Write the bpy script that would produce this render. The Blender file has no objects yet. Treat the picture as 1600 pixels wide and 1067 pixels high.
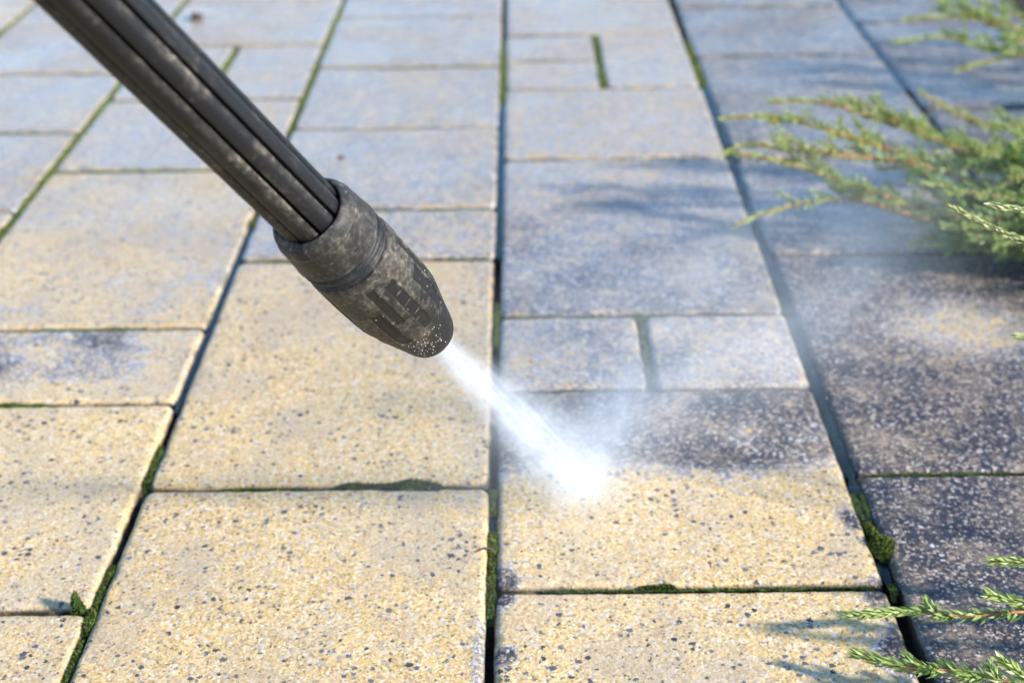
import bpy, math, random
import numpy as np
from math import radians, sin, cos, sqrt, pi
from mathutils import Vector, Matrix

random.seed(7)
rng = np.random.default_rng(11)
scene = bpy.context.scene
COL = scene.collection

# ------------------------------------------------------------------ camera
TH, RO, PSI, CH = radians(28), 0.016, 0.0087, 0.452
FPX = 50 / 36 * 1600
r0 = Vector((1, 0, 0)); u0 = Vector((0, sin(TH), cos(TH))); fw = Vector((0, cos(TH), -sin(TH)))
rt = cos(RO) * r0 - sin(RO) * u0
up = sin(RO) * r0 + cos(RO) * u0
cam_d = bpy.data.cameras.new("camera"); cam = bpy.data.objects.new("camera", cam_d); COL.objects.link(cam)
cam.matrix_world = Matrix(((rt.x, up.x, -fw.x, 0), (rt.y, up.y, -fw.y, 0), (rt.z, up.z, -fw.z, CH), (0, 0, 0, 1)))
cam_d.lens = 50; cam_d.sensor_width = 36; cam_d.clip_start = 0.01; cam_d.clip_end = 200
cam_d.dof.use_dof = True; cam_d.dof.focus_distance = 0.63; cam_d.dof.aperture_fstop = 8.6
scene.camera = cam

# ------------------------------------------------------------------ light
SUN_EL, SUN_AZ = radians(26.5), radians(112)
w = bpy.data.worlds.new("World"); scene.world = w; w.use_nodes = True
wn = w.node_tree; bgn = wn.nodes['Background']
sky = wn.nodes.new('ShaderNodeTexSky'); sky.sky_type = 'NISHITA'; sky.sun_disc = False
sky.sun_elevation = SUN_EL; sky.sun_rotation = SUN_AZ; sky.air_density = 1.0; sky.dust_density = 0.0; sky.ozone_density = 5.5
wn.links.new(sky.outputs[0], bgn.inputs[0]); bgn.inputs[1].default_value = 0.15
sd = bpy.data.lights.new("sun", 'SUN'); sd.energy = 3.9; sd.angle = radians(4.0); sd.color = (1, 0.95, 0.87)
sun = bpy.data.objects.new("sun", sd); COL.objects.link(sun)
sdir = Vector((sin(SUN_AZ) * cos(SUN_EL), cos(SUN_AZ) * cos(SUN_EL), sin(SUN_EL)))
sun.rotation_euler = (-sdir).to_track_quat('-Z', 'Y').to_euler(); sun.location = sdir * 3

scene.view_settings.view_transform = 'Standard'; scene.view_settings.look = 'None'
scene.view_settings.gamma = 1; scene.view_settings.exposure = 1.05
cy = scene.cycles
scene.render.engine = 'CYCLES'
cy.volume_bounces = 6; cy.max_bounces = 10; cy.diffuse_bounces = 3; cy.glossy_bounces = 3; cy.transmission_bounces = 6
cy.use_denoising = True; cy.use_adaptive_sampling = True; cy.adaptive_threshold = 0.02
cy.sample_clamp_indirect = 6

# ------------------------------------------------------------------ mapping helpers (photo pixel -> world)
def ray(x, y): return fw + rt * ((x - 800) / FPX) - up * ((y - 533.5) / FPX)
def at(x, y, z): return Vector((0, 0, CH)) + ray(x, y) * z
def gnd(x, y, h=0.0):
    d = ray(x, y); return Vector((0, 0, CH)) + d * ((h - CH) / d.z)
EA = Vector((cos(PSI), -sin(PSI), 0)); ED = Vector((sin(PSI), cos(PSI), 0))
def ab(x, y):
    p = gnd(x, y); return p.dot(EA), p.dot(ED)
def W(a, b, z=0.0): return EA * a + ED * b + Vector((0, 0, z))

# ------------------------------------------------------------------ object helpers
def mesh_np(name, V, Fc, mats, parent=None, smooth=True, attrs=None, mat_idx=None):
    me = bpy.data.meshes.new(name)
    me.from_pydata([tuple(v) for v in V] if not isinstance(V, np.ndarray) else V.tolist(), [], Fc if isinstance(Fc, list) else Fc.tolist())
    if not isinstance(mats, (list, tuple)): mats = [mats]
    for m in mats: me.materials.append(m)
    if smooth: me.polygons.foreach_set('use_smooth', [True] * len(me.polygons))
    if mat_idx is not None: me.polygons.foreach_set('material_index', mat_idx)
    if attrs:
        for k, v in attrs.items():
            at_ = me.attributes.new(k, 'FLOAT', 'POINT'); at_.data.foreach_set('value', np.asarray(v, dtype=np.float32))
    me.update()
    o = bpy.data.objects.new(name, me); COL.objects.link(o)
    if parent: o.parent = parent
    return o
def empty(name, loc=(0, 0, 0)):
    o = bpy.data.objects.new(name, None); o.empty_display_size = 0.02; o.location = loc; COL.objects.link(o); return o
def tag(o, label=None, cat=None, group=None, kind=None):
    if label: o['label'] = label
    if cat: o['category'] = cat
    if group: o['group'] = group
    if kind: o['kind'] = kind
    return o
def recenter(o, c):
    """move the origin of a mesh object to the point c (world), keeping its shape where it is"""
    c = Vector(c); o.data.transform(Matrix.Translation(-c)); o.location = c
def child_of(o, root):
    o.parent = root; o.location = Vector(o.location) - Vector(root.location)

# ------------------------------------------------------------------ smooth value noise in numpy
_T = rng.random((256, 256))
def vn(x, y):
    xi = np.floor(x).astype(int); yi = np.floor(y).astype(int); fx = x - xi; fy = y - yi
    fx = fx * fx * (3 - 2 * fx); fy = fy * fy * (3 - 2 * fy)
    g = lambda i, j: _T[i & 255, j & 255]
    return (g(xi, yi) * (1 - fx) + g(xi + 1, yi) * fx) * (1 - fy) + (g(xi, yi + 1) * (1 - fx) + g(xi + 1, yi + 1) * fx) * fy
def fbm(x, y, o=4):
    s = 0; a = 0.5; t = 0
    for k in range(o):
        s = s + a * vn(x * 2 ** k + 17.3 * k, y * 2 ** k + 9.1 * k); t += a; a *= 0.5
    return s / t
def sstep(e0, e1, x):
    t = np.clip((x - e0) / (e1 - e0), 0, 1); return t * t * (3 - 2 * t)

# ------------------------------------------------------------------ node helper
class NT:
    def __init__(s, name):
        s.m = bpy.data.materials.new(name); s.m.use_nodes = True; s.t = s.m.node_tree; s.n = s.t.nodes; s.l = s.t.links
        s.bsdf = s.n.get('Principled BSDF'); s.out = s.n.get('Material Output')
    def N(s, typ, inp=None, **kw):
        nd = s.n.new(typ)
        for k, v in kw.items(): setattr(nd, k, v)
        for k, v in (inp or {}).items(): s.set(nd.inputs[k], v)
        return nd
    def set(s, sock, v):
        if isinstance(v, bpy.types.NodeSocket): s.l.new(v, sock)
        elif isinstance(v, bpy.types.Node): s.l.new(v.outputs[0], sock)
        else: sock.default_value = v
    def M(s, op, a, b=0.0, c=0.0, clamp=False):
        nd = s.n.new('ShaderNodeMath'); nd.operation = op; nd.use_clamp = clamp
        s.set(nd.inputs[0], a); s.set(nd.inputs[1], b); s.set(nd.inputs[2], c); return nd.outputs[0]
    def VM(s, op, a, b=(0, 0, 0)):
        nd = s.n.new('ShaderNodeVectorMath'); nd.operation = op; s.set(nd.inputs[0], a); s.set(nd.inputs[1], b); return nd.outputs[0]
    def mix(s, f, a, b, mode='MIX'):
        nd = s.n.new('ShaderNodeMix'); nd.data_type = 'RGBA'; nd.blend_type = mode
        s.set(nd.inputs[0], f); s.set(nd.inputs[6], a if not isinstance(a, tuple) else (*a, 1)[:4]); s.set(nd.inputs[7], b if not isinstance(b, tuple) else (*b, 1)[:4]); return nd.outputs[2]
    def mr(s, v, a, b, c=0.0, d=1.0, it='LINEAR'):
        nd = s.n.new('ShaderNodeMapRange'); nd.interpolation_type = it; nd.clamp = True
        for i, x in enumerate((v, a, b, c, d)): s.set(nd.inputs[i], x)
        return nd.outputs[0]
    def noise(s, vec, scale, detail=4, rough=0.55, dist=0.0):
        return s.N('ShaderNodeTexNoise', {'Vector': vec, 'Scale': scale, 'Detail': detail, 'Roughness': rough, 'Distortion': dist}).outputs[0]
    def vor(s, vec, scale, feature='F1', rand=1.0):
        return s.N('ShaderNodeTexVoronoi', {'Vector': vec, 'Scale': scale, 'Randomness': rand}, feature=feature)
    def ramp(s, fac, pts, interp='LINEAR'):
        nd = s.n.new('ShaderNodeValToRGB'); cr = nd.color_ramp; cr.interpolation = interp
        while len(cr.elements) < len(pts): cr.elements.new(0.5)
        for e, (p, c) in zip(cr.elements, pts): e.position = p; e.color = (*c, 1)
        s.set(nd.inputs[0], fac); return nd.outputs[0]
    def attr(s, name): return s.N('ShaderNodeAttribute', attribute_name=name).outputs['Fac']
    def P(s, **kw):
        for k, v in kw.items(): s.set(s.bsdf.inputs[k.replace('_', ' ')], v)

# ------------------------------------------------------------------ paving stone material
def mat_stone():
    t = NT("washed_and_weathered_concrete"); pos = t.N('ShaderNodeNewGeometry').outputs['Position']
    warp = t.N('ShaderNodeTexNoise', {'Vector': pos, 'Scale': 900.0, 'Detail': 2.0}).outputs['Color']
    posw = t.VM('ADD', pos, t.VM('MULTIPLY', t.VM('SUBTRACT', warp, (0.5, 0.5, 0.5)), (0.0012, 0.0012, 0.0012)))
    sep = lambda c: t.N('ShaderNodeSeparateColor', {'Color': c})
    dirt = t.attr('dirt'); wet = t.attr('wet'); edge = t.attr('edge')
    # clean sandy mix of fine grains
    g1 = t.vor(posw, 820.0); g1r = sep(g1.outputs['Color']); rnd = t.N('ShaderNodeObjectInfo').outputs['Random']
    g2 = t.vor(posw, 430.0); g2r = sep(g2.outputs['Color'])
    fine = t.ramp(g1r.outputs[0], [(0.0, (.44, .27, .11)), (.22, (.64, .42, .165)), (.5, (.76, .515, .205)), (.8, (.80, .585, .27)), (.95, (.83, .69, .46)), (1, (.88, .80, .66))])
    fine = t.mix(t.mr(g2r.outputs[1], .80, .82, 0, .60), fine, t.ramp(g2r.outputs[2], [(0, (.30, .26, .22)), (.35, (.52, .45, .36)), (.7, (.78, .72, .62)), (1, (.66, .42, .24))]))
    big = t.noise(pos, 11.0, 3); mid = t.noise(pos, 45.0, 4, .6)
    greyf = t.mr(t.M('ADD', t.M('ADD', big, t.M('MULTIPLY', t.M('SUBTRACT', rnd, .5), .10)), t.M('MULTIPLY', mid, .5)), .70, .92, 0, .6)
    fine = t.mix(greyf, fine, t.mix(g1r.outputs[1], (.40, .31, .21), (.58, .47, .34)))
    fine = t.mix(1.0, fine, t.mix(rnd, (.90, .88, .86), (1.0, 1.0, 1.0)), 'MULTIPLY')
    wc = t.N('ShaderNodeTexNoise', {'Vector': pos, 'Scale': 520.0, 'Detail': 3.0, 'Roughness': .7}).outputs['Color']
    posc = t.VM('ADD', pos, t.VM('MULTIPLY', t.VM('SUBTRACT', wc, (0.5, 0.5, 0.5)), (0.0042, 0.0042, 0.0042)))
    vb = t.vor(posc, 235.0); vr = sep(vb.outputs['Color'])
    size = t.M('MULTIPLY', t.M('MULTIPLY', t.M('POWER', t.mr(vr.outputs[0], .15, 1.0), 1.9), .46), t.mr(t.noise(pos, 30.0, 2), .3, .65, .55, 1.2))
    chip = t.mr(t.M('SUBTRACT', size, vb.outputs['Distance']), 0.0, .05)
    vb2 = t.vor(posc, 420.0); vr2 = sep(vb2.outputs['Color'])
    chip2 = t.mr(t.M('SUBTRACT', t.mr(vr2.outputs[0], .48, 1.0, 0.0, .46), vb2.outputs['Distance']), 0.0, .06)
    chips = t.M('MAXIMUM', chip, t.M('MULTIPLY', chip2, .8))
    clean = t.mix(chips, fine, t.mix(vr.outputs[1], (.030, .032, .040), (.16, .16, .17)))
    # weathered: dark film in the pores, paler stone tips standing out
    warp2 = t.N('ShaderNodeTexNoise', {'Vector': pos, 'Scale': 420.0, 'Detail': 3.0, 'Roughness': .7}).outputs['Color']
    posd = t.VM('ADD', posw, t.VM('MULTIPLY', t.VM('SUBTRACT', warp2, (0.5, 0.5, 0.5)), (0.0040, 0.0040, 0.0040)))
    d1 = t.vor(posd, 470.0); dr = sep(d1.outputs['Color'])
    tips = t.ramp(dr.outputs[1], [(0, (.16, .11, .08)), (.35, (.33, .235, .17)), (.7, (.52, .40, .30)), (.93, (.60, .53, .45)), (1, (.62, .59, .56))])
    tips = t.mix(t.mr(dirt, .48, .80, .8, 0.0), tips, t.mix(dr.outputs[1], (.46, .43, .41), (.74, .71, .68)))
    film = t.mix(t.noise(pos, 260.0, 2), t.mix(t.mr(dirt, .48, .78, 1.0, 0.0), (.016, .018, .027), (.20, .195, .20)), t.mix(t.mr(dirt, .48, .78, 1.0, 0.0), (.052, .053, .062), (.40, .38, .375)))
    tipf = t.mr(t.M('SUBTRACT', t.M('ADD', t.M('MULTIPLY', dr.outputs[0], .62), t.mr(dirt, .45, .85, .30, .04)), d1.outputs['Distance']), -.12, .14)
    fl = t.mr(dirt, .48, .78, 1.0, 0.0)
    weath = t.mix(tipf, film, tips)
    tan = t.mr(t.noise(pos, 26.0, 4, .6), .46, .64, 0, .65)
    weath = t.mix(t.M('MULTIPLY', tan, dr.outputs[2]), weath, (.52, .38, .24))
    # coverage at grain level
    cov = t.M('ADD', dirt, t.M('ADD', t.M('MULTIPLY', t.M('SUBTRACT', t.noise(pos, 70.0, 5, .65), .5), 1.1), t.M('MULTIPLY', t.M('SUBTRACT', g2r.outputs[0], .5), .42)))
    covm = t.mr(cov, .40, .62)
    col = t.mix(covm, clean, weath)
    # ochre algae on edges
    col = t.mix(t.M('MULTIPLY', edge, t.mr(t.noise(pos, 60.0, 3), .42, .68, 0, .75)), col, (.13, .085, .03))
    col = t.mix(t.M('MULTIPLY', t.attr('grime_shade'), t.mr(t.noise(pos, 150.0, 3), .2, .6, .5, .97)), col, t.mix(t.noise(pos, 90.0, 2), (.018, .013, .008), (.022, .026, .010)))  # joint grime, also painting in the dark shadow line between slabs
    lw = t.M('MULTIPLY', wet, .32)
    col = t.mix(lw, col, t.mix(1.0, col, (.62, .60, .60), 'MULTIPLY'))
    # relief
    hgt = t.M('ADD', t.M('MULTIPLY', t.noise(pos, 700.0, 3, .6), .5), t.M('ADD', t.M('MULTIPLY', g2.outputs['Distance'], -.35), t.M('MULTIPLY', tipf, t.M('MULTIPLY', covm, .5))))
    bmp = t.N('ShaderNodeBump', {'Strength': .75, 'Distance': .0009, 'Height': hgt})
    bmpc = t.N('ShaderNodeBump', {'Strength': .5, 'Distance': .0008, 'Height': t.M('ADD', t.noise(pos, 330.0, 3, .6), t.M('MULTIPLY', hgt, .5))})
    film_n = t.mr(t.noise(pos, 8.0, 4, .6), .36, .62)
    cw = t.M('MULTIPLY', wet, t.M('ADD', .45, t.M('MULTIPLY', film_n, .55)))
    t.P(Base_Color=col, Roughness=.62, Normal=bmp.outputs[0], Coat_Weight=cw, Coat_Roughness=t.mr(film_n, 0, 1, .36, .18), Coat_IOR=1.9, Coat_Normal=bmpc.outputs[0])
    t.bsdf.inputs['Specular IOR Level'].default_value = .4
    return t.m
M_STONE = mat_stone()

def mat_simple(name, c1, c2, scale, rough=.8, bump=.3, bd=.001, c3=None, spec=.4):
    t = NT(name); pos = t.N('ShaderNodeNewGeometry').outputs['Position']
    n = t.noise(pos, scale, 5, .6)
    pts = [(.3, c1), (.7, c2)] if c3 is None else [(.3, c1), (.52, c2), (.72, c3)]
    t.P(Base_Color=t.ramp(n, pts), Roughness=rough, Normal=t.N('ShaderNodeBump', {'Strength': bump, 'Distance': bd, 'Height': t.noise(pos, scale * 3, 4, .7)}).outputs[0])
    t.bsdf.inputs['Specular IOR Level'].default_value = spec
    return t.m
M_SAND = mat_simple("damp_joint_grit", (.010, .009, .007), (.045, .035, .022), 350, .75, .8, .002)
M_SOIL = mat_simple("garden_soil", (.02, .013, .008), (.07, .045, .028), 60, .9, 1, .006)
def mat_moss():
    t = NT("moss"); pos = t.N('ShaderNodeNewGeometry').outputs['Position']
    tone = t.attr('tone')
    n = t.noise(pos, 420.0, 3)
    dark = t.ramp(n, [(.3, (.010, .020, .004)), (.7, (.055, .10, .014))])
    lite = t.ramp(n, [(.3, (.13, .17, .02)), (.7, (.34, .38, .06))])
    t.P(Base_Color=t.mix(tone, dark, lite), Roughness=.75)
    t.bsdf.inputs['Specular IOR Level'].default_value = .3
    t.bsdf.inputs['Subsurface Weight'].default_value = 0
    return t.m
M_MOSS = mat_moss()
def mat_water():
    t = NT("standing_water"); pos = t.N('ShaderNodeNewGeometry').outputs['Position']
    n = t.noise(pos, 130.0, 3)
    t.P(Base_Color=t.ramp(t.noise(pos, 25.0, 2), [(.35, (.008, .014, .018)), (.65, (.014, .034, .030))]), Roughness=.10, IOR=1.33,
        Normal=t.N('ShaderNodeBump', {'Strength': .5, 'Distance': .0012, 'Height': n}).outputs[0])
    t.bsdf.inputs['Specular IOR Level'].default_value = .6
    return t.m
M_WATER = mat_water()

# ------------------------------------------------------------------ ground
gs = 30.0
g = mesh_np('ground', [(-gs, -gs, -.045), (gs, -gs, -.045), (gs, gs, -.045), (-gs, gs, -.045)], [(0, 1, 2, 3)], M_SOIL, smooth=False)
tag(g, 'dark soil beneath and around the paving', kind='structure')

# ------------------------------------------------------------------ pavement
pave = empty('pavement', W(0, 1.0)); tag(pave, 'patio of yellow concrete slabs laid in straight columns, half washed clean', kind='structure')
LINES = [-1.004, -.804, -.604, -.4165, -.2177, -.0178, .1870, .3890, .594]
HALFJ = {2: .0024, 3: .0024, 4: .0020, 5: .0022, 6: .0036, 7: .0026}   # half width of the long joint on line i
ROWS = {  # rows from near to far
 0: [.10, .40, .60, .90, 1.10, 1.30, 1.60, 1.80, 2.1, 2.3],
 1: [.17, .38, .68, .88, 1.08, 1.38, 1.58, 1.68, 1.88, 2.18],
 2: [.20, .50, .70, .80, 1.03, 1.23, 1.43, 1.64, 1.84, 2.04, 2.3],
 3: [.24, .44, .79 - .04, .888 , 1.091, 1.284, 1.470, 1.657, 1.852, 2.06, 2.3],
 4: [.06, .37, .569, .7745, .878, 1.181, 1.378, 1.5675, 1.746, 1.95, 2.25],
 5: [.06, .37, .677, .9875, 1.0857, 1.2833, 1.4776, 1.6737, 1.87, 2.07, 2.3],
 6: [.06, .37, .5815, .785, .8883, 1.1957, 1.395, 1.590, 1.79, 1.99, 2.3],
 7: [.08, .28, .48, .6849, .9875, 1.19, 1.4996, 1.7015, 1.9, 2.2],
}
ROWS[8] = [.06, .26, .46, .72, .92, 1.12, 1.32, 1.62, 1.82, 2.1]
ROWS[3] = [.15, .35, .655 - .09, .79 - .02, .888 + .003, 1.091, 1.284, 1.470, 1.657, 1.852, 2.06, 2.3]
ROWS[3] = [.06, .26, .569, .79, 1.091, 1.284, 1.470, 1.657, 1.852, 2.06, 2.3]
HALVES = {(4, 1.378): ('v', -.3165), (6, .785): ('v', .0825), (6, 1.395): ('vl', .0855)}
def rects():
    for c in range(1, 9):
        r = ROWS[c]
        for k in range(len(r) - 1):
            a0, a1 = LINES[c - 1], LINES[c]
            a0 += HALFJ.get(c - 1, .003); a1 -= HALFJ.get(c, .003)
            jw = .0019 + .0011 * min(1, max(0, (r[k] - .8) / .3)); jw2 = .0019 + .0011 * min(1, max(0, (r[k + 1] - .8) / .3)); b0, b1 = r[k] + jw, r[k + 1] - jw2
            h = HALVES.get((c, r[k]))
            if not h: yield c, a0, a1, b0, b1
            elif h[0] == 'v':
                yield c, a0, h[1] - .0026, b0, b1; yield c, h[1] + .0026, a1, b0, b1
            else:
                bm = (b0 + b1) / 2
                yield c, a0, h[1] - .0026, b0, bm - .0014; yield c, a0, h[1] - .0026, bm + .0014, b1; yield c, h[1] + .0026, a1, b0, b1

def dirt_at(c, A, B):
    wob = (fbm(A * 22 + 3, B * 22) - .5)
    d = np.full(A.shape, .5)
    if c == 6:
        edge = .688 + wob * .045 + .008 * np.sin((A) * 40)
        d = .12 + sstep(-.030, .026, B - edge) * (.74 + .5 * wob)
        d = np.where(B > .785, .60 + .3 * wob, d); d = np.where(B > .888, .71 - .12 * sstep(.9, 1.2, B) + .2 * wob, d); d = np.where(B > 1.196, .52, d)
        d = np.where(B < .5815, .06, d)
        for ca, cb, rr in ((-.012, .59, .012), (.182, .574, .016), (-.012, .575, .01), (.18, .64, .012), (-.01, .53, .008), (.182, .53, .02)):
            d = np.maximum(d, .85 * (1 - sstep(.4 * rr, rr * 1.3, np.hypot(A - ca, (B - cb) * .8))))
    elif c == 5:
        d = .06 + .24 * sstep(.72, .86, B) * sstep(.45, .6, fbm(A * 14, B * 14 + 5)) ; d = np.where(B > .9875, .58, d); d = np.where(B > 1.0857, .56, d)
        d = np.maximum(d, .6 * (1 - sstep(.002, .010, -.0205 - A)) * (B < .56))
    elif c == 4:
        d = np.where(B < .7745, .07, .0)
        m = 1 - sstep(-.268, -.228, A + wob * .06)
        d = np.where((B > .7745) & (B < .878), .72 * m * sstep(.780, .812, B + wob * .04) * (.75 + .9 * wob) + .09, d)
        d = np.where(B > .878, .30 + .35 * wob, d); d = np.where(B > 1.181, .52, d)
    elif c == 3:
        d = .16 + .25 * wob; d = np.where(B < .569, .2, d); d = np.where(B > .79, .3, d); d = np.where(B > 1.09, .54, d)
    elif c == 8: d = .82 + .2 * wob
    elif c == 7:
        d = .93 + 0 * A; d = np.where(B > .685, .84 - .42 * np.exp(-((A - .30) ** 2 / .0022 + (B - .865) ** 2 / .0016)), d); d = np.where(B > .9875, .72, d)
    elif c < 3: d = .35 + .3 * wob
    return np.clip(d + .10 * wob, 0, 1)
def wet_at(A, B, D):
    n = fbm(A * 5 + 40, B * 5 + 7)
    wv = .02 + 1.08 * sstep(.72, 1.10, B + (n - .5) * .35) + .12 * D
    return np.clip(wv, 0, 1)
lab_done = 0
for (c, a0, a1, b0, b1) in rects():
    near = (a1 > -.45 and a0 < .42 and b1 > .42 and b0 < 1.0)
    st = .0022 if near else .0045
    nx = max(8, int((a1 - a0) / st)); ny = max(8, int((b1 - b0) / st))
    # non-uniform: denser near the edges
    def spread(n):
        u = np.linspace(0, 1, n + 1); return u + 0.35 * (u * (1 - u) * (2 * u - 1)) * -1 * -1 if False else u
    ua = np.concatenate([[0, .0006, .0014, .0024, .0036], np.linspace(.005, (a1 - a0) - .005, nx), (a1 - a0) - np.array([.0036, .0024, .0014, .0006, 0])])
    ub = np.concatenate([[0, .0006, .0014, .0024, .0036], np.linspace(.005, (b1 - b0) - .005, ny), (b1 - b0) - np.array([.0036, .0024, .0014, .0006, 0])])
    jit = rng.normal(0, .0005, 2); rot = rng.normal(0, .0016)
    U, V_ = np.meshgrid(ua, ub)
    A = a0 + U; B = b0 + V_
    da = np.minimum(U, (a1 - a0) - U); db = np.minimum(V_, (b1 - b0) - V_)
    # rounded corners distance
    cr = .006
    dx = np.maximum(cr - da, 0); dy = np.maximum(cr - db, 0)
    de = np.where((da < cr) & (db < cr), cr - np.hypot(dx, dy), np.minimum(da, db))
    chipn = fbm(A * 160 + 7 * c, B * 160, 3); chip2 = fbm(A * 55 + 31 * c, B * 55 + 3, 2)
    lim = .0038 + .0035 * (chipn - .5) + .010 * np.maximum(chip2 - .68, 0)
    t_ = np.clip(1 - de / lim, 0, 1.6)
    Z = -.0031 * t_ ** 2 + .0005 * (fbm(A * 30, B * 30 + 11) - .5) * 2 + .00035 * (fbm(A * 260, B * 260, 2) - .5) + rng.normal(0, .0004)
    Z = np.maximum(Z, -.009)
    inw = .0012 * (fbm(A * 90 + 50, B * 90, 3) - .5) * np.exp(-de / .004)
    ca, cb = (a0 + a1) / 2, (b0 + b1) / 2
    A2 = A + np.where(U < (a1 - a0) / 2, 1, -1) * inw * (da < .008); B2 = B + np.where(V_ < (b1 - b0) / 2, 1, -1) * inw * (db < .008)
    A3 = ca + (A2 - ca) * cos(rot) - (B2 - cb) * sin(rot) + jit[0] * .6; B3 = cb + (A2 - ca) * sin(rot) + (B2 - cb) * cos(rot) + jit[1]
    D = dirt_at(c, A, B); Wt = wet_at(A, B, D)
    GR = sstep(-.0020, -.0036, Z) if False else 1 - sstep(-.0034, -.0013, Z + .0012 * (fbm(A * 70 + 9, B * 70) - .5))  # grows with chamfer depth: grime plus painted joint shade
    E = np.exp(-np.maximum(de, 0) / .004) * (.3 + .7 * sstep(.4, .7, fbm(A * 12, B * 12 + 77)))
    E = E * np.where(db < da, .35 if b0 < .9 and c < 6 else 1.0, 1.5)
    my, mx = A.shape
    X = A3 * EA.x + B3 * ED.x; Y = A3 * EA.y + B3 * ED.y
    top = np.stack([X, Y, Z], -1).reshape(-1, 3)
    idx = np.arange(my * mx).reshape(my, mx)
    q = np.stack([idx[:-1, :-1], idx[:-1, 1:], idx[1:, 1:], idx[1:, :-1]], -1).reshape(-1, 4)
    ring = np.concatenate([idx[0, :-1], idx[:-1, -1], idx[-1, :0:-1], idx[:0:-1, 0]])
    low = top[ring].copy(); low[:, 2] = -.04
    n0 = len(top); k = len(ring); j = np.arange(k)
    side = np.stack([ring, n0 + j, n0 + (j + 1) % k, np.roll(ring, -1)], -1)
    VV = np.concatenate([top, low]); FF = np.concatenate([q, side]).tolist()
    pad = lambda arr, v=None: np.concatenate([arr.ravel(), arr.ravel()[ring] if v is None else np.full(k, v)])
    o = mesh_np('paving_stone', VV, FF, M_STONE, None, True, {'dirt': pad(D), 'wet': pad(Wt), 'edge': pad(E), 'grime_shade': pad(GR, 1.0)})
    cen = W(ca, cb, 0); recenter(o, cen); child_of(o, pave)
    if c == 6 and abs(b0 - .583) < .01: o['label'] = 'slab under the water jet, yellow in front and still dark behind'
    elif c == 7 and b0 < .9: o['label'] = 'dark unwashed slab'
    elif c in (3, 4, 5) and b0 < .7: o['label'] = 'clean yellow slab'
# grit bed in the joints
def bed():
    na, nb = 240, 300
    A, B = np.meshgrid(np.linspace(-1.01, .60, na), np.linspace(.05, 2.32, nb))
    Z = -.0145 + .006 * (fbm(A * 60, B * 60) - .5)
    V = np.stack([A * EA.x + B * ED.x, A * EA.y + B * ED.y, Z], -1).reshape(-1, 3)
    i = np.arange(na * nb).reshape(nb, na)
    F = np.stack([i[:-1, :-1], i[:-1, 1:], i[1:, 1:], i[1:, :-1]], -1).reshape(-1, 4)
    return V, F
V, F = bed(); o = mesh_np('joint_bed', V, F, M_SAND); recenter(o, W(0, 1, -.0145)); child_of(o, pave)

# ------------------------------------------------------------------ moss in the joints
def moss_arrays(segs):
    """segs: list of (p0, p1, halfwidth, tone, height, density); returns blades + mound"""
    V = []; F = []; T = []
    def add(vs, fs, tone):
        o = len(V); V.extend(vs); F.extend([tuple(i + o for i in f) for f in fs]); T.extend([tone] * len(vs))
    for (p0, p1, hw, tone, hgt, dens) in segs:
        p0 = Vector(p0); p1 = Vector(p1); d = p1 - p0; L = d.length; d.normalize(); s = Vector((-d.y, d.x, 0))
        # mound
        n = max(4, int(L / .0022)); m = 6; o = len(V)
        off = random.random() * 50
        for i in range(n + 1):
            u = i / n; env = min(1, min(u, 1 - u) * L / .006) ** .5
            wv = .30 + 1.3 * float(vn(np.array(off + u * L * 150), np.array(3.1)))
            for j in range(m + 1):
                v = j / m * 2 - 1
                hh = (1 - v * v) * env * hgt * .35 * wv * (.3 + 1.2 * random.random())
                p = p0 + d * (u * L) + s * (v * hw * wv * (.85 + .3 * random.random())) + Vector((0, 0, -.0075 + (hh + .0055) * min(1, env * 1.4)))
                V.append(p); T.append(tone * (.5 + .5 * random.random()))
        for i in range(n):
            for j in range(m):
                a = o + i * (m + 1) + j; F.append((a, a + m + 1, a + m + 2, a + 1))
        # blades
        nb = int(L * 1000 * dens * 2.6)
        for _ in range(nb):
            u = random.random(); env = min(1, min(u, 1 - u) * L / .006) ** .5
            v = max(-1, min(1, random.gauss(0, .5)))
            wv = .30 + 1.3 * float(vn(np.array(off + u * L * 150), np.array(3.1)))
            base = p0 + d * (u * L) + s * (v * hw * wv) + Vector((0, 0, -.003 + (1 - v * v) * env * hgt * wv * random.uniform(.2, .9)))
            ax = Vector((random.gauss(0, .6), random.gauss(0, .6), .9)).normalized() * random.uniform(.0009, .0028) * (.5 + .5 * env)
            sd_ = ax.cross(Vector((random.gauss(0, 1), random.gauss(0, 1), random.gauss(0, 1)))).normalized() * random.uniform(.00022, .00060)
            tn = max(0, min(1, tone + random.gauss(0, .26)))
            add([base - sd_, base + sd_, base + ax * .6 + sd_ * .7, base + ax], [(0, 1, 2), (0, 2, 3)], tn)
    return V, F, T
def pxs(x0, y0, x1, y1, hw, tone=.3, h=.002, dens=5):
    a, b = gnd(x0, y0), gnd(x1, y1); return ((a.x, a.y, 0), (b.x, b.y, 0), hw, tone, h, dens)
def line_seg(li, ya, yb, hw, tone, h=.002, dens=5, off=0):
    """along long joint li between photo rows"""
    ba = ab({2: 20, 3: 200, 4: 400, 5: 775, 6: 1200, 7: 1350}[li], ya)[1]; bb = ab({2: 20, 3: 200, 4: 400, 5: 775, 6: 1200, 7: 1350}[li], yb)[1]
    p, q_ = W(LINES[li] + off, ba), W(LINES[li] + off, bb); return ((p.x, p.y, 0), (q_.x, q_.y, 0), hw, tone, h, dens)
def cross_seg(b, x_a0, x_a1, hw, tone, h=.0015, dens=5):
    p, q_ = W(x_a0, b), W(x_a1, b); return ((p.x, p.y, 0), (q_.x, q_.y, 0), hw, tone, h, dens)
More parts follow.
